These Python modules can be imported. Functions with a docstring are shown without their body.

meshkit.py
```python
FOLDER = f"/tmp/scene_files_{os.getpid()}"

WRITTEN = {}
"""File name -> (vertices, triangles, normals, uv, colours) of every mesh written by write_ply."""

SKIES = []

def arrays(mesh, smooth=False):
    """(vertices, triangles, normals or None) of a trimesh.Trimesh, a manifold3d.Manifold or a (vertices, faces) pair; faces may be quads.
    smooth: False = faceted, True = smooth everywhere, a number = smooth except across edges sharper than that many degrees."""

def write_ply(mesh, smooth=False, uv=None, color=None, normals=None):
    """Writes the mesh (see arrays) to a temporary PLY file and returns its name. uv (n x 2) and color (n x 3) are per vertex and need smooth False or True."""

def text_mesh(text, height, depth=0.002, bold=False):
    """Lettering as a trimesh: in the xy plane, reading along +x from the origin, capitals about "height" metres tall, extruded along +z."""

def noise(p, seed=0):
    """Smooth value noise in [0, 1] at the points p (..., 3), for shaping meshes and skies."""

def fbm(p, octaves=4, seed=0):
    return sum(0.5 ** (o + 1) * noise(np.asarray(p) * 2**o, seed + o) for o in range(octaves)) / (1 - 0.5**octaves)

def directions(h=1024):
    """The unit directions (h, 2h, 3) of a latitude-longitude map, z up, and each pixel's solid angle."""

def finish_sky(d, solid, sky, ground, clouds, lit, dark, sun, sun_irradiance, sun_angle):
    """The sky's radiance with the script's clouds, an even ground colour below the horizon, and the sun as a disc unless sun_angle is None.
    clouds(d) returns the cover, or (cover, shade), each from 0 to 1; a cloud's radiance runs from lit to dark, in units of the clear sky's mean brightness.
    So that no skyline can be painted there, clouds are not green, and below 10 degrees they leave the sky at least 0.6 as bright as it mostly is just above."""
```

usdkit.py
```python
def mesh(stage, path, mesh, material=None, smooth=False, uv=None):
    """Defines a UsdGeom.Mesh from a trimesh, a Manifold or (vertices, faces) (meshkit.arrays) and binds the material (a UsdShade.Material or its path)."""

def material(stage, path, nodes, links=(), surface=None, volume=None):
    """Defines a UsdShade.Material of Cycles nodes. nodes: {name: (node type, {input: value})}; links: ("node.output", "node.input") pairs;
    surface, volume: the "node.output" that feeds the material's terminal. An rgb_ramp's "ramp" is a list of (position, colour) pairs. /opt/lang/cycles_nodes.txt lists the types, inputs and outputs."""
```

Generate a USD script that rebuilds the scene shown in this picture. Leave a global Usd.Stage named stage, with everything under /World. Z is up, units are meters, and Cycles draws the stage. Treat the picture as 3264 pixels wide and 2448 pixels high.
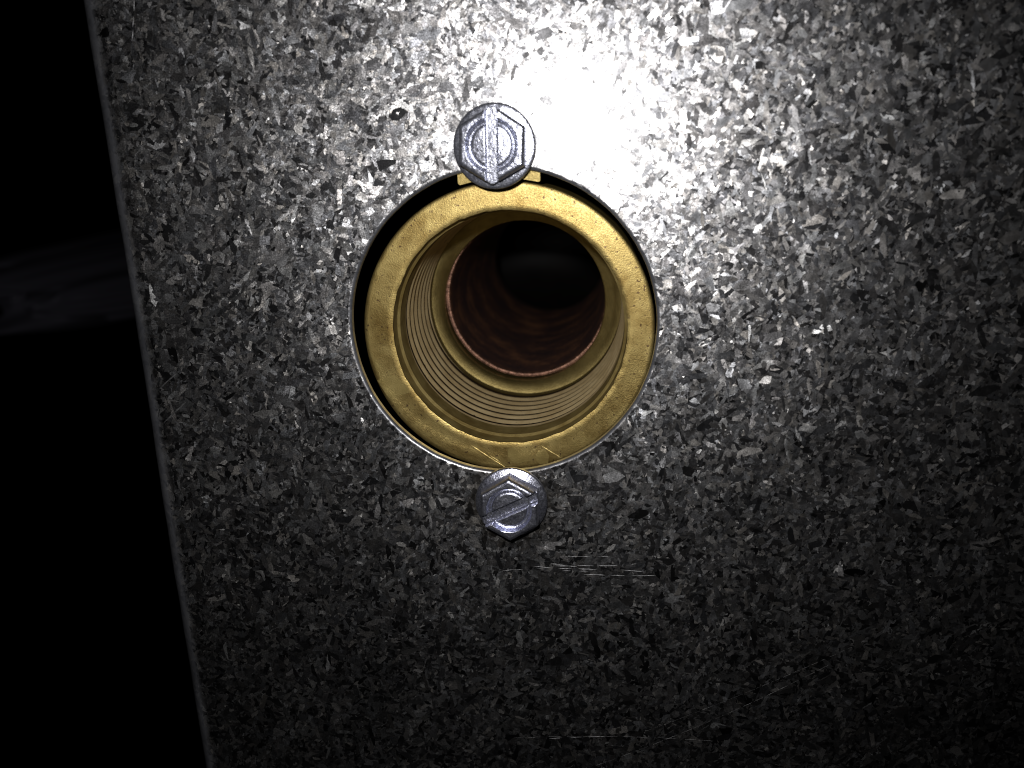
import math, numpy as np, trimesh, manifold3d as m3, shapely.geometry as sg
import usdkit
from meshkit import noise, fbm
from pxr import Usd, UsdGeom, UsdLux, UsdShade, Gf, Sdf

stage = Usd.Stage.CreateInMemory()
UsdGeom.SetStageUpAxis(stage, 'Z'); UsdGeom.SetStageMetersPerUnit(stage, 1.0)
world = UsdGeom.Xform.Define(stage, '/World'); stage.SetDefaultPrim(world.GetPrim())
UsdGeom.Scope.Define(stage, '/World/Looks')
rng = np.random.default_rng(7)
MM = 0.001

# ---------------------------------------------------------------- camera, lamp, exposure
# A phone held 121 mm in front of a vertical steel panel (the plane y = 0, facing -y), tilted down and left.
F, W, H = 2800.0, 3264.0, 2448.0            # focal length and picture size in pixels of the photograph
D = 0.121                                   # distance of lens to the panel
n_c = np.array([282.0, -672.0, F]); n_c /= np.linalg.norm(n_c)       # the panel's inward normal seen from the camera (x right, y down, z forward)

def ray(px, py): return np.array([(px - W / 2) / F, (py - H / 2) / F, 1.0])
def hit(px, py):
    r = ray(px, py); return r * D / (r @ n_c)
e = hit(615, 2175) - hit(271, 0)            # the folded left edge runs vertically
Zc = -(e - (e @ n_c) * n_c); Zc /= np.linalg.norm(Zc)
Yc = n_c; Xc = np.cross(Yc, Zc)
B = np.stack([Xc, Yc, Zc])                  # rows: world axes in camera coordinates
def to_world(c): return B @ np.asarray(c, float) + np.array([0, -D, 0])
def at(px, py, t=0.0):
    """the point (x, z) where a pixel's ray meets the plane y = t"""
    r = ray(px, py); p = to_world(r * (D + t) / (r @ n_c)); return np.array([p[0], p[2]])

cam = UsdGeom.Camera.Define(stage, '/World/camera')
right, up, back = B @ [1, 0, 0], B @ [0, -1, 0], B @ [0, 0, -1]
cam.AddTransformOp().Set(Gf.Matrix4d(*right, 0, *up, 0, *back, 0, 0, -D, 0, 1))
cam.CreateHorizontalApertureAttr(4.8); cam.CreateVerticalApertureAttr(3.6)
cam.CreateFocalLengthAttr(4.8 * F / W)
cam.CreateClippingRangeAttr(Gf.Vec2f(0.005, 50))
cam.CreateFStopAttr(2.8); cam.CreateFocusDistanceAttr(0.134)
cam.CreateExposureAttr(0.0)

lamp = UsdLux.SphereLight.Define(stage, '/World/phone_flash')
lamp.CreateRadiusAttr(0.0022)
lamp.CreateIntensityAttr(2950.0)
lamp.CreateColorAttr(Gf.Vec3f(1.0, 0.98, 0.985))
lp = to_world([-0.0074, -0.0120, 0.0005])
lamp.AddTransformOp().Set(Gf.Matrix4d(*right, 0, *up, 0, *back, 0, *map(float, lp), 1))      # it points the way the phone does
shape = UsdLux.ShapingAPI.Apply(lamp.GetPrim()); shape.CreateShapingConeAngleAttr(53.0); shape.CreateShapingConeSoftnessAttr(1.0)

# ---------------------------------------------------------------- helpers
used = {}
def numbered(name, parent):
    k = (parent, name); used[k] = used.get(k, -1) + 1
    return name if used[k] == 0 else f'{name}_{used[k]:03d}'
def thing(name, label, cat, group=None, origin=(0, 0, 0)):
    x = UsdGeom.Xform.Define(stage, '/World/' + numbered(name, '/World'))
    x.AddTranslateOp().Set(Gf.Vec3d(*map(float, origin)))
    p = x.GetPrim(); p.SetCustomDataByKey('label', label); p.SetCustomDataByKey('category', cat)
    if group: p.SetCustomDataByKey('group', group)
    return p, np.asarray(origin, float)
def part(name, mesh, mat, parent, smooth=30, label=None):
    """a mesh given in world coordinates, placed under its thing (whose origin is taken off)"""
    prim, o = parent
    path = str(prim.GetPath()) + '/' + numbered(name, str(prim.GetPath()))
    if hasattr(mesh, 'to_mesh'):
        mm = mesh.to_mesh(); mesh = trimesh.Trimesh(mm.vert_properties[:, :3], mm.tri_verts, process=False)
    if isinstance(mesh, tuple): mesh = trimesh.Trimesh(np.asarray(mesh[0], float), np.asarray(mesh[1], int), process=False)
    mesh = mesh.copy(); mesh.apply_translation(-o)
    g = usdkit.mesh(stage, path, mesh, mat, smooth=smooth)
    if label: g.GetPrim().SetCustomDataByKey('label', label)
    return g.GetPrim(), o
def cat(*ms): return trimesh.util.concatenate(ms)

def lathe(prof, c, n=256, wob=None):
    """surface of revolution about the line x = c0, z = c1 along +y; prof: (r, y) points; wob(theta, i) adds to the radius"""
    prof = np.asarray(prof, float); th = np.linspace(0, 2 * np.pi, n, endpoint=False)
    m = len(prof)
    R = np.repeat(prof[:, :1], n, 1); Y = np.repeat(prof[:, 1:], n, 1)
    if wob is not None: R, Y = wob(R, Y, th[None, :])
    v = np.stack([c[0] + R * np.cos(th), Y, c[1] + R * np.sin(th)], -1).reshape(-1, 3)
    i, j = np.meshgrid(np.arange(m - 1), np.arange(n), indexing='ij'); j2 = (j + 1) % n
    a, b, d, e_ = i * n + j, i * n + j2, (i + 1) * n + j2, (i + 1) * n + j
    f = np.vstack([np.stack([a, b, d], -1).reshape(-1, 3), np.stack([a, d, e_], -1).reshape(-1, 3)])
    return trimesh.Trimesh(v, f, process=False)

# ---------------------------------------------------------------- materials
def mat(name, nodes, links, surface): return usdkit.material(stage, '/World/Looks/' + name, nodes, links, surface)

# galvanised sheet: overlapping shard-like zinc crystals. Each layer is a stretched, turned cell pattern with ragged edges;
# where layers overlap the cell with the higher random rank lies on top. Every crystal has its own facet tilt, tone and gloss.
SL = at(1630, 1600)
def spangle():
    N, L = {}, []
    N['geo'] = ('geometry', {})
    N['w1'] = ('noise_texture', {'scale': 2200.0, 'detail': 2.0, 'roughness': 0.6}); L.append(('geo.position', 'w1.vector'))
    N['wc'] = ('vector_math', {'math_type': 'subtract', 'vector2': (0.5, 0.5, 0.5)}); L.append(('w1.color', 'wc.vector1'))
    N['ws'] = ('vector_math', {'math_type': 'scale', 'scale': 0.00020}); L.append(('wc.vector', 'ws.vector1'))
    N['wp'] = ('vector_math', {'math_type': 'add'}); L += [('geo.position', 'wp.vector1'), ('ws.vector', 'wp.vector2')]
    layers = [(12, 430, 900, 'euclidean'), (71, 470, 1350, 'chebychev'), (-38, 540, 1050, 'manhattan'), (-80, 430, 1500, 'euclidean'), (38, 560, 1750, 'chebychev'), (100, 1000, 1450, 'manhattan'), (-15, 760, 2200, 'euclidean'), (58, 1500, 2300, 'chebychev')]
    prev = None
    for i, (ang, sx, sz, met) in enumerate(layers):
        N[f'r{i}'] = ('vector_rotate', {'rotate_type': 'y_axis', 'angle': math.radians(ang)}); L.append(('wp.vector', f'r{i}.vector'))
        N[f's{i}'] = ('vector_math', {'math_type': 'multiply', 'vector2': (sx * 1.08, 180.0, sz * 1.02)}); L.append((f'r{i}.vector', f's{i}.vector1'))
        N[f'o{i}'] = ('vector_math', {'math_type': 'add', 'vector2': (17.3 * i, 3.1 * i, 9.7 * i)}); L.append((f's{i}.vector', f'o{i}.vector1'))
        N[f'v{i}'] = ('voronoi_texture', {'dimensions': '3D', 'metric': met, 'feature': 'f1', 'scale': 1.0, 'randomness': 1.0}); L.append((f'o{i}.vector', f'v{i}.vector'))
        N[f'c{i}'] = ('separate_color', {}); L.append((f'v{i}.color', f'c{i}.color'))
        if prev is None: prev = ('c0.r', 'v0.color'); continue
        N[f'g{i}'] = ('math', {'math_type': 'greater_than'}); L += [(f'c{i}.r', f'g{i}.value1'), (prev[0], f'g{i}.value2')]
        N[f'm{i}'] = ('mix_color', {'blend_type': 'mix'}); L += [(f'g{i}.value', f'm{i}.fac'), (prev[1], f'm{i}.a'), (f'v{i}.color', f'm{i}.b')]
        N[f'p{i}'] = ('math', {'math_type': 'maximum'}); L += [(prev[0], f'p{i}.value1'), (f'c{i}.r', f'p{i}.value2')]
        prev = (f'p{i}.value', f'm{i}.result')
    win = prev[1]
    # a fresh random triple for every crystal
    N['h'] = ('white_noise_texture', {'dimensions': '3D'}); L.append((win, 'h.vector'))
    N['hs'] = ('separate_color', {}); L.append(('h.color', 'hs.color'))
    N['h2v'] = ('vector_math', {'math_type': 'add', 'vector2': (5.5, 2.2, 9.1)}); L.append((win, 'h2v.vector1'))
    N['h2'] = ('white_noise_texture', {'dimensions': '3D'}); L.append(('h2v.vector', 'h2.vector'))
    N['h2s'] = ('separate_color', {}); L.append(('h2.color', 'h2s.color'))
    # tilt of the facet
    N['t0'] = ('vector_math', {'math_type': 'subtract', 'vector2': (0.5, 0.5, 0.5)}); L.append(('h.color', 't0.vector1'))
    N['ta'] = ('map_range', {'from_min': 0.0, 'from_max': 1.0, 'to_min': TILT[0], 'to_max': TILT[1]}); L.append(('h2s.r', 'ta.value'))
    N['t1'] = ('vector_math', {'math_type': 'scale'}); L += [('t0.vector', 't1.vector1'), ('ta.result', 't1.scale')]
    # fine etch on the facets
    N['fn'] = ('noise_texture', {'scale': 5200.0, 'detail': 3.0, 'roughness': 0.7}); L.append(('geo.position', 'fn.vector'))
    N['f0'] = ('vector_math', {'math_type': 'subtract', 'vector2': (0.5, 0.5, 0.5)}); L.append(('fn.color', 'f0.vector1'))
    N['f1'] = ('vector_math', {'math_type': 'scale', 'scale': 0.42}); L.append(('f0.vector', 'f1.vector1'))
    N['t2'] = ('vector_math', {'math_type': 'add'}); L += [('t1.vector', 't2.vector1'), ('f1.vector', 't2.vector2')]
    N['mn'] = ('noise_texture', {'scale': 700.0, 'detail': 2.0, 'roughness': 0.6}); L.append(('geo.position', 'mn.vector'))
    N['mn0'] = ('vector_math', {'math_type': 'subtract', 'vector2': (0.5, 0.5, 0.5)}); L.append(('mn.color', 'mn0.vector1'))
    N['mn1'] = ('vector_math', {'math_type': 'scale', 'scale': 0.30}); L.append(('mn0.vector', 'mn1.vector1'))
    N['t2b'] = ('vector_math', {'math_type': 'add'}); L += [('t2.vector', 't2b.vector1'), ('mn1.vector', 't2b.vector2')]
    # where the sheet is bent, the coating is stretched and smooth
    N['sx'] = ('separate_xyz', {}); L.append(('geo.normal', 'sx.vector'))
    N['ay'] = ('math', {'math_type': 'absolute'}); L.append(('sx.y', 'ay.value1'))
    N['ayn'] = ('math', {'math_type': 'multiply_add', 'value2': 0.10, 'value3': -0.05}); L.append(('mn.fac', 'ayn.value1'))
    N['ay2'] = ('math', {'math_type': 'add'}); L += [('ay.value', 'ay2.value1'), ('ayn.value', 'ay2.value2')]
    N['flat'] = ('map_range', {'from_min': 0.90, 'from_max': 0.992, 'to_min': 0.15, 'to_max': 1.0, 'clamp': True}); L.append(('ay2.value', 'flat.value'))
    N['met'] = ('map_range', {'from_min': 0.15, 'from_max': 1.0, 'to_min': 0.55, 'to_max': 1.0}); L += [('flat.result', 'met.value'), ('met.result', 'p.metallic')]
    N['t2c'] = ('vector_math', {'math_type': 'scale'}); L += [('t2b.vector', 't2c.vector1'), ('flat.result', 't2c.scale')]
    N['t3'] = ('vector_math', {'math_type': 'add'}); L += [('t2c.vector', 't3.vector1'), ('geo.normal', 't3.vector2')]
    N['nn'] = ('vector_math', {'math_type': 'normalize'}); L.append(('t3.vector', 'nn.vector1'))
    # tone
    N['tone'] = ('rgb_ramp', {'ramp': [(0.0, (0.03, 0.03, 0.032)), (0.22, (0.12, 0.12, 0.125)), (0.5, (0.26, 0.26, 0.265)), (0.82, (0.38, 0.38, 0.38)), (0.95, (0.48, 0.475, 0.46)), (1.0, (0.68, 0.665, 0.64))]})
    L.append(('h2s.g', 'tone.fac'))
    N['tint'] = ('mix_color', {'blend_type': 'mix', 'a': (0.95, 0.975, 1.0), 'b': (1.0, 0.955, 0.905)}); L.append(('h2s.b', 'tint.fac'))
    N['col'] = ('mix_color', {'blend_type': 'multiply', 'fac': 1.0}); L += [('tone.color', 'col.a'), ('tint.result', 'col.b')]
    N['gr'] = ('map_range', {'from_min': 0.3, 'from_max': 0.7, 'to_min': 0.55, 'to_max': 1.4}); L.append(('fn.fac', 'gr.value'))
    N['grc'] = ('combine_color', {}); L += [('gr.result', 'grc.r'), ('gr.result', 'grc.g'), ('gr.result', 'grc.b')]
    N['col2'] = ('mix_color', {'blend_type': 'multiply', 'fac': 1.0}); L += [('col.result', 'col2.a'), ('grc.color', 'col2.b')]
    N['ro'] = ('map_range', {'from_min': 0.0, 'from_max': 1.0, 'to_min': ROUGH[0], 'to_max': ROUGH[1]}); L.append(('hs.g', 'ro.value'))
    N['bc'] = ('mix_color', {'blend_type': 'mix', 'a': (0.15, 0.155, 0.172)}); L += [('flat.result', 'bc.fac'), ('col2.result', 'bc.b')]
    # cloudy handling marks, and a brown stain round the lower screw
    N['ln'] = ('noise_texture', {'scale': 65.0, 'detail': 4.0, 'roughness': 0.6}); L.append(('geo.position', 'ln.vector'))
    N['lm'] = ('map_range', {'from_min': 0.3, 'from_max': 0.7, 'to_min': 0.72, 'to_max': 1.25}); L.append(('ln.fac', 'lm.value'))
    N['lc'] = ('combine_color', {}); L += [('lm.result', 'lc.r'), ('lm.result', 'lc.g'), ('lm.result', 'lc.b')]
    N['bc2'] = ('mix_color', {'blend_type': 'multiply', 'fac': 1.0, 'use_clamp': False}); L += [('bc.result', 'bc2.a'), ('lc.color', 'bc2.b')]
    N['sd'] = ('vector_math', {'math_type': 'distance', 'vector2': (float(SL[0]), 0.0, float(SL[1]))}); L.append(('geo.position', 'sd.vector1'))
    N['sdn'] = ('math', {'math_type': 'multiply_add', 'value2': 0.006, 'value3': -0.003}); L.append(('mn.fac', 'sdn.value1'))
    N['sda'] = ('math', {'math_type': 'add'}); L += [('sd.value', 'sda.value1'), ('sdn.value', 'sda.value2')]
    N['sf'] = ('map_range', {'from_min': 0.0058, 'from_max': 0.0078, 'to_min': 0.55, 'to_max': 0.0, 'clamp': True}); L.append(('sda.value', 'sf.value'))
    N['bc3'] = ('mix_color', {'blend_type': 'mix', 'b': (0.085, 0.072, 0.052)}); L += [('sf.result', 'bc3.fac'), ('bc2.result', 'bc3.a')]
    N['cn0'] = ('vector_math', {'math_type': 'scale', 'scale': 0.22}); L.append(('t2c.vector', 'cn0.vector1'))
    N['cn1'] = ('vector_math', {'math_type': 'add'}); L += [('cn0.vector', 'cn1.vector1'), ('geo.normal', 'cn1.vector2')]
    N['cn'] = ('vector_math', {'math_type': 'normalize'}); L += [('cn1.vector', 'cn.vector1'), ('cn.vector', 'p.coat_normal')]
    N['p'] = ('principled_bsdf', {'metallic': 1.0, 'roughness': 0.4, 'coat_weight': 1.0, 'coat_roughness': 0.26, 'coat_ior': 1.58})
    L += [('bc3.result', 'p.base_color'), ('ro.result', 'p.roughness'), ('nn.vector', 'p.normal')]
    return mat('galvanised_zinc', N, L, 'p.BSDF')
TILT, ROUGH = (0.03, 0.31), (0.30, 0.44)
M_zinc = spangle()

def metal(name, lo, hi, rough, scale, metallic=1.0, bump=0.0, bscale=4000.0, specks=None, rvar=0.1, mid=None, dark_line=None, spec=0.5, cloud=None):
    N = {'geo': ('geometry', {}), 'n1': ('noise_texture', {'scale': scale, 'detail': 5.0, 'roughness': 0.65}),
         'rp': ('rgb_ramp', {'ramp': [(0.3, lo), (0.5, mid or tuple((a + b) / 2 for a, b in zip(lo, hi))), (0.72, hi)]}),
         'n2': ('noise_texture', {'scale': bscale, 'detail': 3.0, 'roughness': 0.6}),
         'rr': ('map_range', {'from_min': 0.3, 'from_max': 0.7, 'to_min': rough - rvar, 'to_max': rough + rvar}),
         'p': ('principled_bsdf', {'metallic': metallic, 'roughness': rough, 'specular_ior_level': spec})}
    L = [('geo.position', 'n1.vector'), ('geo.position', 'n2.vector'), ('n1.fac', 'rp.fac'), ('n2.fac', 'rr.value'), ('rr.result', 'p.roughness')]
    out = 'rp.color'
    if specks:
        N['sn'] = ('noise_texture', {'scale': specks[0], 'detail': 2.0, 'roughness': 0.5}); L.append(('geo.position', 'sn.vector'))
        N['sr'] = ('rgb_ramp', {'ramp': [(0.0, (0, 0, 0)), (specks[1], (0, 0, 0)), (specks[1] + 0.04, (1, 1, 1)), (1.0, (1, 1, 1))]}); L.append(('sn.fac', 'sr.fac'))
        N['sm'] = ('mix_color', {'blend_type': 'mix', 'b': specks[2]}); L += [('sr.color', 'sm.fac'), (out, 'sm.a')]
        out = 'sm.result'
    if cloud:
        N['cn'] = ('noise_texture', {'scale': cloud[0], 'detail': 4.0, 'roughness': 0.65, 'distortion': 0.6}); N['cm'] = ('rgb_ramp', {'ramp': [(0.33, cloud[1]), (0.62, (1, 1, 1))]})
        N['cx'] = ('mix_color', {'blend_type': 'multiply', 'fac': 1.0}); L += [('geo.position', 'cn.vector'), ('cn.fac', 'cm.fac'), (out, 'cx.a'), ('cm.color', 'cx.b')]; out = 'cx.result'
    if dark_line:
        N['ga'] = ('attribute', {'attribute': 'dark_line'}); N['gm'] = ('mix_color', {'blend_type': 'mix', 'b': dark_line}); L += [('ga.fac', 'gm.fac'), (out, 'gm.a')]; out = 'gm.result'
    L.append((out, 'p.base_color'))
    if bump:
        N['bp'] = ('bump', {'strength': bump, 'distance': 0.00008}); L += [('n2.fac', 'bp.height'), ('bp.normal', 'p.normal')]
    return mat(name, N, L, 'p.BSDF')

M_fold = metal('stretched_zinc', (0.20, 0.205, 0.22), (0.42, 0.42, 0.44), 0.55, 260.0, 0.55, 0.3, 3000.0, (700.0, 0.70, (0.5, 0.5, 0.5)))
M_brass = metal('brass', (0.285, 0.208, 0.070), (0.445, 0.345, 0.130), 0.42, 420.0, 0.88, 0.38, 5200.0, (1700.0, 0.655, (0.13, 0.085, 0.04)), cloud=(170.0, (0.55, 0.49, 0.40)))
M_thread = metal('thread_brass', (0.62, 0.475, 0.245), (0.76, 0.61, 0.34), 0.45, 500.0, 0.25, 0.3, 7000.0, (1300.0, 0.72, (0.15, 0.09, 0.05)), dark_line=(0.014, 0.008, 0.003), cloud=(240.0, (0.8, 0.76, 0.7)))
M_counter = metal('bore_brass', (0.33, 0.245, 0.085), (0.46, 0.36, 0.14), 0.5, 420.0, 0.5, 0.5, 6000.0, cloud=(200.0, (0.6, 0.55, 0.45)))
M_root = metal('thread_dark', (0.04, 0.025, 0.012), (0.08, 0.05, 0.02), 0.7, 900.0, 0.1)
M_brass_new = metal('scraped_brass', (0.75, 0.55, 0.18), (0.95, 0.74, 0.30), 0.35, 3000.0, 1.0, 0.5)
M_brass_shaded = metal('shaded_brass', (0.19, 0.142, 0.050), (0.29, 0.225, 0.085), 0.47, 420.0, 0.92, 0.5, 6000.0)  # darker brass copy, bore shadow painted into its colour; also subdues the tabs
M_patch = metal('clean_brass', (0.27, 0.20, 0.066), (0.42, 0.325, 0.12), 0.43, 420.0, 0.88, 0.3, 6000.0)
M_copper = metal('oxidised_copper', (0.045, 0.030, 0.033), (0.27, 0.125, 0.06), 0.5, 140.0, 0.25, 0.6, 2500.0, rvar=0.15, mid=(0.095, 0.047, 0.036))
M_copper_unlit = metal('unlit_copper', (0.003, 0.0025, 0.0025), (0.007, 0.006, 0.005), 0.4, 130.0, 0.0, rvar=0.04, spec=0.1)  # lack of light deep in the header is put into this near-black colour
M_rim = metal('cut_copper', (0.06, 0.032, 0.022), (0.46, 0.25, 0.17), 0.5, 1500.0, 0.9, 1.0, 5000.0)
M_screw = metal('zinc_plating', (0.34, 0.35, 0.43), (0.66, 0.68, 0.76), 0.26, 1800.0, 0.90, 0.5, 4000.0, (5200.0, 0.64, (0.85, 0.88, 0.98)), rvar=0.08)
M_screw2 = metal('bright_zinc_plating', (0.46, 0.47, 0.60), (0.84, 0.86, 0.95), 0.27, 1800.0, 0.97, 0.55, 4000.0, (5200.0, 0.64, (0.85, 0.88, 0.98)), rvar=0.06)
M_scr = metal('scraped_zinc', (0.06, 0.06, 0.062), (0.25, 0.25, 0.25), 0.5, 1400.0, 0.8, 0.5)
M_plastic = mat('clear_film', {'p': ('principled_bsdf', {'base_color': (0.20, 0.195, 0.24), 'roughness': 0.3})}, [], 'p.BSDF')
M_dark = mat('backdrop_dark', {'p': ('principled_bsdf', {'base_color': (0.012, 0.012, 0.012), 'roughness': 0.9})}, [], 'p.BSDF')
M_black = mat('black_insulation', {'p': ('principled_bsdf', {'base_color': (0.018, 0.017, 0.016), 'roughness': 0.85})}, [], 'p.BSDF')

# ---------------------------------------------------------------- background: backdrop added to give the darkness
backdrop = usdkit.mesh(stage, '/World/backdrop', cat(trimesh.creation.box((4, 0.05, 3), trimesh.transformations.translation_matrix((-0.5, 1.6, 0)))), M_dark)  # plain slab added as a dark background, no known part of the place
backdrop.GetPrim().SetCustomDataByKey('kind', 'structure')

# ---------------------------------------------------------------- galvanised panel with a round hole
def fit_circle(pts, t):
    P = np.array([at(*p, t) for p in pts]); A = np.column_stack([2 * P, np.ones(len(P))])
    q = np.linalg.lstsq(A, (P ** 2).sum(1), rcond=None)[0]; return q[:2], float(math.sqrt(q[2] + q[:2] @ q[:2]))
Z3 = lambda *p: [(1100 + x / 1.693, 540 + y / 1.693) for x, y in p]
hc, Rh = fit_circle(Z3((45, 740), (1690, 850), (1560, 370), (1250, 100), (430, 85), (200, 330), (300, 1420), (690, 1605)), 0.0003)
Rh -= 0.00012; hc = hc + np.array([-0.00008, 0.00012])
lip = 0.00055
edge_x = at(271, 0, 0.001)[0] ; edge_x2 = at(615, 2175, 0.001)[0]
RB = 0.0042                                                     # radius of the fold
x0 = (edge_x + edge_x2) / 2 + RB * 0.83 - 0.0006
x1, z0, z1 = at(3264, 1200)[0] + 0.05, at(1200, 2448)[1] - 0.03, at(1500, 0)[1] + 0.03
print('hole', hc, Rh, 'x', x0, x1, 'z', z0, z1)
panel = thing('galvanised_panel', 'grey galvanised steel panel with glittering zinc spangles and a round hole', 'metal panel', None, (x0, 0, z0))
NH = 240
ang = np.linspace(0, 2 * np.pi, NH, endpoint=False)
ring_pts = np.stack([hc[0] + (Rh + lip) * np.cos(ang), hc[1] + (Rh + lip) * np.sin(ang)], 1)
nz = 160
zs = np.linspace(z0, z1, nz)
outer = np.vstack([[(x1, z0), (x1, z1)], np.stack([np.full(nz, x0), zs[::-1]], 1)])
poly = sg.Polygon(outer, [ring_pts])
v2, f2 = trimesh.creation.triangulate_polygon(poly, engine='earcut')
flat = trimesh.Trimesh(np.stack([v2[:, 0], np.zeros(len(v2)), v2[:, 1]], 1), f2, process=False)
if flat.face_normals[:, 1].mean() > 0: flat.invert()
# fold and side flange going back
a = np.linspace(0, np.pi / 2, 14)
pr = [(x0 - RB * math.sin(q), RB * (1 - math.cos(q))) for q in a] + [(x0 - RB, 0.05), (x0 - RB + 0.0012, 0.05), (x0 - RB + 0.0012, RB), (x0, 0.0012), (x1, 0.0012)]
pr = np.array(pr)
wv = (fbm(np.stack([zs * 60, zs * 0, zs * 0], 1), 3, 5) - 0.5) * 0.0005
V = np.stack([np.repeat(pr[:, :1], nz, 1), np.repeat(pr[:, 1:], nz, 1), np.repeat(zs[None], len(pr), 0)], -1)
V[1:-1, :, 0] += wv * np.minimum(1, np.arange(1, len(pr) - 1) / 8)[:, None]
# the sheet's back lies behind; the hole is cut through it as well, so the back sheet is left to the flat face's twin below
V = V[:-1]
i, j = np.meshgrid(np.arange(len(V) - 1), np.arange(nz - 1), indexing='ij')
q0, q1, q2, q3 = i * nz + j, i * nz + j + 1, (i + 1) * nz + j + 1, (i + 1) * nz + j
fold = trimesh.Trimesh(V.reshape(-1, 3), np.vstack([np.stack([q0, q1, q2], -1).reshape(-1, 3), np.stack([q0, q2, q3], -1).reshape(-1, 3)]), process=False)
if fold.face_normals[:len(fold.faces) // 4, 0].mean() > 0: fold.invert()
b = np.linspace(0, np.pi / 2, 9)
lp_prof = [(Rh + lip - lip * math.sin(q), 0.00045 * (1 - math.cos(q))) for q in b] + [(Rh, 0.0012), (Rh + lip, 0.0012)]
def lipwob(R, Y, th):
    w = 0.00012 * (fbm(np.stack([np.cos(th[0]) * 6, np.sin(th[0]) * 6, th[0] * 0], 1), 3, 9) - 0.5)
    R = R.copy(); R[1:] += w; return R, Y
liprev = lathe(lp_prof, hc, NH, lipwob)
backv = flat.copy(); backv.vertices[:, 1] = 0.0012; backv.invert()
if liprev.face_normals[:NH, 1].mean() > 0: liprev.invert()
sheet = cat(flat, liprev, backv); sheet.merge_vertices(digits_vertex=7)
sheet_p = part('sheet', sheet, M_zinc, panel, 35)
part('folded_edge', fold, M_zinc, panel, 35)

def strip(p, q, w, t, dash=None, seed=0, lift=0.00003, jag=0.35):
    """a scratch: a thin ragged ridge of scraped metal from pixel p to pixel q on the plane y = t"""
    r = np.random.default_rng(seed); bend = r.uniform(-0.02, 0.02)
    A, C = at(*p, t), at(*q, t); d = C - A; Ln = np.linalg.norm(d); d /= Ln; nn = np.array([-d[1], d[0]])
    out, s = [], 0.0
    while s < Ln:
        l = Ln if dash is None else dash * r.uniform(0.3, 1.6)
        l = min(l, Ln - s)
        k = max(2, int(l / 0.0006) + 1)
        u = np.linspace(s, s + l, k); hw = w / 2 * r.uniform(1 - jag, 1 + jag, k); hw[0] *= 0.2; hw[-1] *= 0.2
        off = r.normal(0, w * 0.12, k) + bend * Ln * 4 * (u / Ln) * (1 - u / Ln)
        mid = A + np.outer(u, d) + np.outer(off, nn)
        Lp, Rp = mid + nn * hw[:, None], mid - nn * hw[:, None]
        v = np.vstack([np.stack([Lp[:, 0], np.full(k, t - 0.000004), Lp[:, 1]], 1), np.stack([mid[:, 0], np.full(k, t - lift), mid[:, 1]], 1), np.stack([Rp[:, 0], np.full(k, t - 0.000004), Rp[:, 1]], 1)])
        ii = np.arange(k - 1); f = []
        for o in (0, k):
            f += [np.stack([o + ii, o + ii + 1, o + k + ii + 1], 1), np.stack([o + ii, o + k + ii + 1, o + k + ii], 1)]
        m = trimesh.Trimesh(v, np.vstack(f), process=False)
        if m.face_normals[:, 1].mean() > 0: m.invert()
        out.append(m); s += l + (0 if dash is None else dash * r.uniform(0.1, 0.7))
    return cat(*out)
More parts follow.
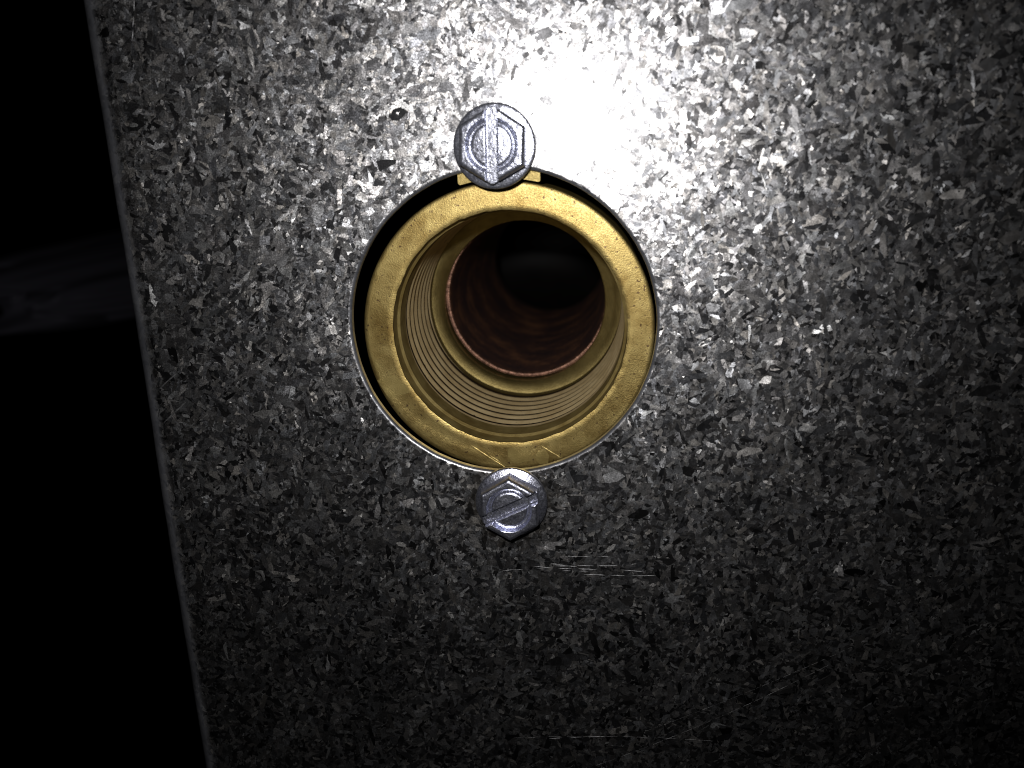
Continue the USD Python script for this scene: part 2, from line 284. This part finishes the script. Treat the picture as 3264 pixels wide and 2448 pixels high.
for i, (p, q, w, dash) in enumerate([((428, 0), (412, 228), 0.00018, 0.0012), ((568, 318), (568, 464), 0.00022, 0.0005), ((508, 1240), (566, 1188), 0.00016, None), ((522, 1348), (594, 1280), 0.0002, None),
        ((1755, 1797), (1990, 1803), 0.00010, 0.003), ((1780, 1812), (2060, 1822), 0.00012, 0.002), ((1700, 1806), (1840, 1806), 0.00010, 0.004), ((1800, 1775), (1960, 1776), 0.00008, 0.003),
        ((1860, 1831), (2090, 1835), 0.00009, 0.003), ((1600, 1818), (1760, 1808), 0.00008, 0.003), ((1790, 1820), (1930, 1824), 0.00014, 0.001), ((1640, 2352), (2270, 2362), 0.00004, 0.002), ((1750, 2354), (1960, 2346), 0.0001, 0.002),
        ((1900, 2440), (2640, 2120), 0.00004, 0.0015), ((2060, 2330), (2720, 2060), 0.000035, 0.001), ((2080, 1968), (2130, 1972), 0.00012, 0.0007), ((775, 365), (860, 322), 0.00016, None), ((1720, 1740), (1722, 1900), 0.00006, 0.002)]):
    part('scratch', strip(p, q, w, 0.0, dash, 40 + i), M_scr, panel, False)

# ---------------------------------------------------------------- brass fitting behind the hole
T = 0.0040                                                      # recess of the ring's face behind the panel's front
rc, RO = fit_circle([(1156, 1037), (2093, 1040), (1624, 584), (1640, 1491), (1156, 1037), (2093, 1040)], T)
rb, RI = fit_circle([(1248, 1040), (2005, 1040), (1620, 673), (1640, 1408)], T)
print('ring', rc, RO, rb, RI)
fit = thing('brass_fitting', 'brass pipe fitting with internal thread set in the hole of the panel', 'pipe fitting', None, (rc[0], T, rc[1]))
def edge_wob(lo, hi, amp, fr, seed):
    def f(R, Y, th):
        w = amp * (fbm(np.stack([np.cos(th[0]) * fr, np.sin(th[0]) * fr, th[0] * 0], 1), 4, seed) - 0.5)
        R = R.copy(); R[lo:hi] += w; return R, Y
    return f
ch = 0.00035
face = [(RO - 0.0002, 0.03), (RO, 0.029), (RO, T + ch), (RO - ch * 0.35, T + ch * 0.3), (RO - ch, T)] + [(RO - ch - (RO - RI - 2 * ch) * s, T) for s in np.linspace(0.1, 1, 8) * 0.985] + [(RI, T + 0.00012), (RI, T + ch * 1.1)]
rf = lathe(face, rc, 384, edge_wob(-3, None, 0.00028, 14, 3))
nr = len(rf.vertices) // 384; shift = np.repeat(np.clip((np.arange(nr) - 4) / 9.0, 0, 1), 384)
rf.vertices[:, 0] += shift * (rb - rc)[0]; rf.vertices[:, 2] += shift * (rb - rc)[1]
part('ring_face', rf, M_brass, fit, 25)
r1 = RI * 0.985
bore = [(RI, T + ch * 1.1), (RI, T + 0.0030), (r1 - 0.0001, T + 0.0034), (r1, T + 0.0040), (r1, T + 0.0075)]
part('counterbore', lathe(bore, rb, 320, edge_wob(0, 1, 0.00028, 14, 3)), M_counter, fit, 25)
# helical thread, crests towards the axis
TD = 0.00058
t0, t1, pitch, RT = T + 0.0075, T + 0.0275, 0.00295, RI * 0.985
ts = np.linspace(t0, t1, 420)
def thr(R, Y, th):
    u = ((Y - t0) / pitch - th / (2 * np.pi) + 0.25) % 1.0
    d = np.where(u < 0.72, TD * (1 - u / 0.72), np.where(u < 0.86, 0.0, TD * (u - 0.86) / 0.14))
    fade = np.clip((Y - t0) / 0.0022, 0, 1) * np.clip((t1 - Y) / 0.0006, 0, 1)
    return R + d * fade, Y
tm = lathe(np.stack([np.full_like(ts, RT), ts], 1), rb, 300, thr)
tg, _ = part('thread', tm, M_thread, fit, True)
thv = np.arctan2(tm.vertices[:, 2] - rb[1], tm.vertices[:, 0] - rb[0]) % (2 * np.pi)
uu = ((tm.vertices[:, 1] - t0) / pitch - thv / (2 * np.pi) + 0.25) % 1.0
gr = np.clip((0.24 - np.abs(((uu + 0.5 - 0.17) % 1.0) - 0.5)) / 0.03, 0, 1) * np.clip((tm.vertices[:, 1] - t0) / 0.001, 0, 1)  # narrow dark band along every turn of the thread
UsdGeom.PrimvarsAPI(tg).CreatePrimvar('dark_line', Sdf.ValueTypeNames.FloatArray, 'vertex').Set([float(x) for x in gr])
tS = T + 0.0308; RS = RI * 0.846
sh = [(RT, t1), (RT + 0.0004, t1 + 0.0003), (RT + 0.0004, tS - 0.0011), (RT + 0.0001, tS - 0.0007), (RT - 0.0004, tS - 0.0005)] + [(RT - 0.0004 - (RT - 0.0004 - RS - 0.0002) * s, tS - 0.0005 + 0.0012 * s) for s in (0.3, 0.6, 1)] + [(RS, tS + 0.0009), (RS, tS + 0.009)]
shm = lathe(sh, rb, 256); inn = np.hypot(shm.vertices[:, 0] - rb[0], shm.vertices[:, 2] - rb[1]) < RS + 0.0003
shm.vertices[inn] += np.array([-0.00042, 0, -0.00042])
part('shoulder', shm, M_brass_shaded, fit, 25)
# mounting tabs with screw holes, one above and one below
def slab(poly, ya, yb):
    m = trimesh.creation.extrude_polygon(poly, yb - ya, engine='earcut')
    v = m.vertices.copy(); m.vertices = np.stack([v[:, 0], ya + v[:, 2], v[:, 1]], 1); m.invert(); return m
su = at(1575, 465); sl = at(1630, 1600)
def tab(corners, screw, sgn):
    pts = [at(*c, 0.0014) for c in corners]
    mid = (pts[0] + pts[1]) / 2; out = screw - rc; out /= np.linalg.norm(out); tn = np.array([-out[1], out[0]])
    w = abs((pts[1] - pts[0]) @ tn) / 2; cx = (mid - rc) @ tn
    base = rc + tn * cx
    rect = sg.Polygon([base + tn * s * w + out * o for s, o in ((-1, RO * 0.9), (1, RO * 0.9), (1, RO * 1.55), (-1, RO * 1.55))]).buffer(-0.0005).buffer(0.0005)
    p = rect.difference(sg.Point(*rc).buffer(RO + 0.00032, quad_segs=64)).difference(sg.Point(*screw).buffer(0.0024))
    p = p.buffer(-0.0003).buffer(0.0003)
    return max(getattr(p, 'geoms', [p]), key=lambda g: g.area)
part('mounting_tab', slab(tab([(1460, 590), (1722, 575)], su, 1), 0.00145, 0.0042), M_brass_shaded, fit, 25)
part('mounting_tab', slab(tab([(1510, 1500), (1750, 1500)], sl, -1), 0.00145, 0.0042), M_brass_shaded, fit, 25)
# marks on the ring
for i, (p, q, w) in enumerate([((1503, 1420), (1612, 1490), 0.00009), ((1725, 1420), (1790, 1460), 0.00008), ((1650, 1425), (1668, 1440), 0.00007), ((1560, 1450), (1600, 1478), 0.00005), ((1835, 1412), (1850, 1424), 0.00006)]):
    part('scratch', strip(p, q, w, T, None, 90 + i, 0.000015), M_brass_new, fit, False)
def blot(pts, t, seed):
    """a thin cleaned spot on the ring"""
    P = sg.Polygon([at(*p, t) for p in pts]).buffer(0.0003).buffer(-0.0002)
    m = trimesh.creation.extrude_polygon(P, 0.00001, engine='earcut'); v = m.vertices
    m.vertices = np.stack([v[:, 0], t - 0.000006 + v[:, 2] * 0.4, v[:, 1]], 1); m.invert(); return m
part('clean_spot', blot([(1205, 1213), (1255, 1198), (1290, 1225), (1306, 1250), (1240, 1265), (1222, 1240)], T, 1), M_patch, fit, False)
part('clean_spot', blot([(1715, 1440), (1735, 1432), (1748, 1452), (1745, 1475), (1722, 1478), (1708, 1460)], T, 2), M_patch, fit, False)
part('clean_spot', blot([(1620, 1432), (1665, 1426), (1690, 1445), (1680, 1470), (1640, 1476), (1622, 1455)], T, 3), M_patch, fit, False)

# ---------------------------------------------------------------- copper pipe inside
pipe = thing('copper_pipe', 'dark oxidised copper pipe inside the brass fitting, leading into darkness', 'pipe', None, (rc[0], T + 0.032, rc[1]))
tp, RPO, RPI = T + 0.0330, RI * 0.872, RI * 0.826
pc = rb + np.array([0.00002, 0.00030])
tp_end = T + 0.122
pin = [(RPI, tp + 0.0002)] + [(RPI + 0.0018 * max(0.0, (y - tp_end + 0.022) / 0.022) ** 2, y) for y in np.linspace(tp + 0.002, tp_end, 48)] + [(RPO + 0.002, tp_end), (RPO, tp + 0.0003)]
def dent(R, Y, th): 
    return R + 0.00018 * np.sin(2 * th + 0.6) * np.clip((Y - tp) / 0.01, 0, 1), Y
part('tube', lathe(pin, pc, 192, dent), M_copper, pipe, 40)
def rimw(R, Y, th):
    q = np.stack([np.cos(th[0]) * 60, np.sin(th[0]) * 60, th[0] * 0], 1)
    w = fbm(q, 3, 21) - 0.5; R, Y = R.copy(), Y.copy()
    R[0] += 0.00012 * w; R[-1] += 0.00008 * w; Y[1:-1] += 0.00010 * (fbm(q * 3.1, 3, 4) - 0.5); return R, Y
part('cut_rim', lathe([(RPI - 0.00004, tp + 0.0003), (RPI + 0.00015, tp), ((RPI + RPO) / 2, tp - 0.00005), (RPO - 0.0001, tp), (RPO, tp + 0.0003)], pc, 512, rimw), M_rim, pipe, False)
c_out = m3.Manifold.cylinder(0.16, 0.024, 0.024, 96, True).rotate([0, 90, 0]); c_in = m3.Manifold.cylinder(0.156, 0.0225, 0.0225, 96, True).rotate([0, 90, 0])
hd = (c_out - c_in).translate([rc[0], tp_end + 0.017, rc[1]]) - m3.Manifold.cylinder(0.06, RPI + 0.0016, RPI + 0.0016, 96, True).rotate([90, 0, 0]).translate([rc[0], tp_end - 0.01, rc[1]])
part('header', hd, M_copper_unlit, pipe, 30)

# ---------------------------------------------------------------- hex washer-head screws
def screw(pix, label, rot_px, slot_px, tilt, sc, M_screw=M_screw, hub=0.00128):
    """pix: pixel of the washer's centre; rot_px, slot_px: directions (degrees, picture, counter-clockwise from right) of a hexagon corner and of the slot"""
    c = at(*pix, -0.0010); s = thing('hex_screw', label, 'screw', 'screws holding the brass fitting', (c[0], 0, c[1]))
    def plane_angle(deg):
        d = np.array([math.cos(math.radians(deg)), -math.sin(math.radians(deg))]) * 60
        g = at(pix[0] + d[0], pix[1] + d[1], -0.001) - c; return math.degrees(math.atan2(g[1], g[0]))
    ra, sa = plane_angle(rot_px), plane_angle(slot_px)
    RW, RHX, h0, h1 = 0.0051, 0.00458, hub, 0.0040
    # modelled along +z, then turned so that +z is -y
    wash = m3.Manifold.revolve(m3.CrossSection([[(0, 0), (RW - 0.0001, 0), (RW, 0.0001), (RW, 0.0006), (RW - 0.00006, 0.00068), (RW - 0.0002, 0.00076), (RW - 0.0016, h0), (0, h0)]]), 128)
    hexp = m3.CrossSection([[(RHX * math.cos(math.radians(60 * k + ra)), RHX * math.sin(math.radians(60 * k + ra))) for k in range(6)]])
    hexp = hexp.offset(-0.0003, m3.JoinType.Round, 2.0, 48).offset(0.0003, m3.JoinType.Round, 2.0, 48)
    ly = [(h0 - 0.0002, 0.0), (h1 - 0.0005, 0.0), (h1 - 0.00022, -0.00009), (h1 - 0.00006, -0.00026), (h1, -0.00048)]
    body = m3.Manifold()
    pts = []
    for z, o in ly:
        cs = hexp.offset(o, m3.JoinType.Miter, 2.0, 0) if o else hexp
        for ring in cs.to_polygons():
            pts += [(x, y, z) for x, y in ring]
    body = m3.Manifold.hull_points(pts)
    dish = m3.Manifold.revolve(m3.CrossSection([[(0, h1 - 0.0011), (0.00275, h1 - 0.0011), (0.0030, h1 - 0.00095), (0.0031, h1 - 0.0004), (0.00318, h1 + 0.0001), (0, h1 + 0.0001)]]), 96)
    boss = m3.Manifold.revolve(m3.CrossSection([[(0, h1 - 0.0012), (0.00262, h1 - 0.0012), (0.00252, h1 - 0.00055), (0.0023, h1 - 0.00042), (0, h1 - 0.00034)]]), 96)
    sw = 0.00078
    slot = m3.CrossSection([[(-sw * 0.8, h1 - 0.0013), (sw * 0.8, h1 - 0.0013), (sw, h1 - 0.0011), (sw * 1.06, h1 + 0.001), (-sw * 1.06, h1 + 0.001), (-sw, h1 - 0.0011)]])
    slot = m3.Manifold.extrude(slot, 0.012).translate([0, 0, -0.006]).rotate([90, 0, 0]).rotate([0, 0, sa - 90])
    head = ((body - dish) + boss) - slot
    def place(m):
        v = np.array(m.vertices); v[:, :2] *= sc
        tx, tz = math.radians(tilt[0]), math.radians(tilt[1])
        v[:, 2] += 0.0005 + v[:, 0] * math.tan(tx) + v[:, 1] * math.tan(tz)
        w = np.stack([c[0] + v[:, 0], -v[:, 2] - 0.00002, c[1] + v[:, 1]], 1)
        t = trimesh.Trimesh(w, m.faces, process=False)
        return t
    def soften(m, n, l):
        q = m.refine_to_length(l).to_mesh(); t = trimesh.Trimesh(q.vert_properties[:, :3].astype(float), q.tri_verts, process=False); t.merge_vertices(digits_vertex=7)
        trimesh.smoothing.filter_taubin(t, 0.5, 0.52, n)
        t.vertices += t.vertex_normals * (0.00005 * (fbm(t.vertices * 1500, 3, 2) - 0.5))[:, None]
        return t
    w_, h_ = place(soften(wash, 1, 0.00018)), place(soften(head, 4, 0.00013))
    for m in (w_, h_):
        if m.volume < 0: m.invert()
    part('washer_flange', w_, M_screw, s, True)
    part('slotted_head', h_, M_screw, s, 50)
    sh_ = lathe([(0.0, -0.0005), (0.0021, -0.0005), (0.0021, 0.011), (0.0009, 0.0135), (0.0, 0.014)], c, 32)
    if sh_.volume < 0: sh_.invert()
    part('shank', sh_, M_screw, s, 40)
screw((1575, 466), 'zinc hex screw with upright slot above the brass fitting, beside the glare', 89, 90.5, (5.5, 3), 1.09, M_screw, 0.00098)
screw((1630, 1600), 'zinc hex screw with slanted slot below the brass fitting', 92, 24, (0, 0), 1.03, M_screw2)

# ---------------------------------------------------------------- crumpled film in the dark behind
def film():
    nx, ny = 90, 90
    u, v = np.meshgrid(np.linspace(-1, 1, nx), np.linspace(-1, 1, ny), indexing='ij')
    P = np.stack([u * 2.2, v * 2.2, u * 0], -1).reshape(-1, 3)
    d = np.abs(fbm(P * 1.1 + 3, 3, 31) - 0.5) * 1.8 + 0.4 * fbm(P * 0.9 + 9, 2, 8)
    r = np.sqrt(u ** 2 + v ** 2).ravel()
    k = 0.9 + 0.9 * (fbm(np.stack([np.arctan2(v, u).ravel() * 2, r * 0.5, r * 0], 1), 3, 12) - 0.5)
    fx, fz = at(150, 930, 0.42); x = fx + 0.075 * u.ravel() * k; z = fz + 0.045 * v.ravel() * k - 0.018 * u.ravel()
    y = 0.42 - 0.10 * d + 0.9 * r ** 4
    f = []
    idx = np.arange(nx * ny).reshape(nx, ny)
    q = np.stack([idx[:-1, :-1], idx[1:, :-1], idx[1:, 1:], idx[:-1, 1:]], -1).reshape(-1, 4)
    keep = (r[q].max(1) < 0.98)
    q = q[keep]
    m = trimesh.Trimesh(np.stack([x, y, z], 1), np.vstack([q[:, :3], q[:, [0, 2, 3]]]), process=False)
    m.remove_unreferenced_vertices(); return m
fb = thing('plastic_bag', 'crumpled pale plastic film, blurred in the dark left of the panel', 'plastic film', None, (-0.25, 0.34, -0.05))
part('film', film(), M_plastic, fb, True)
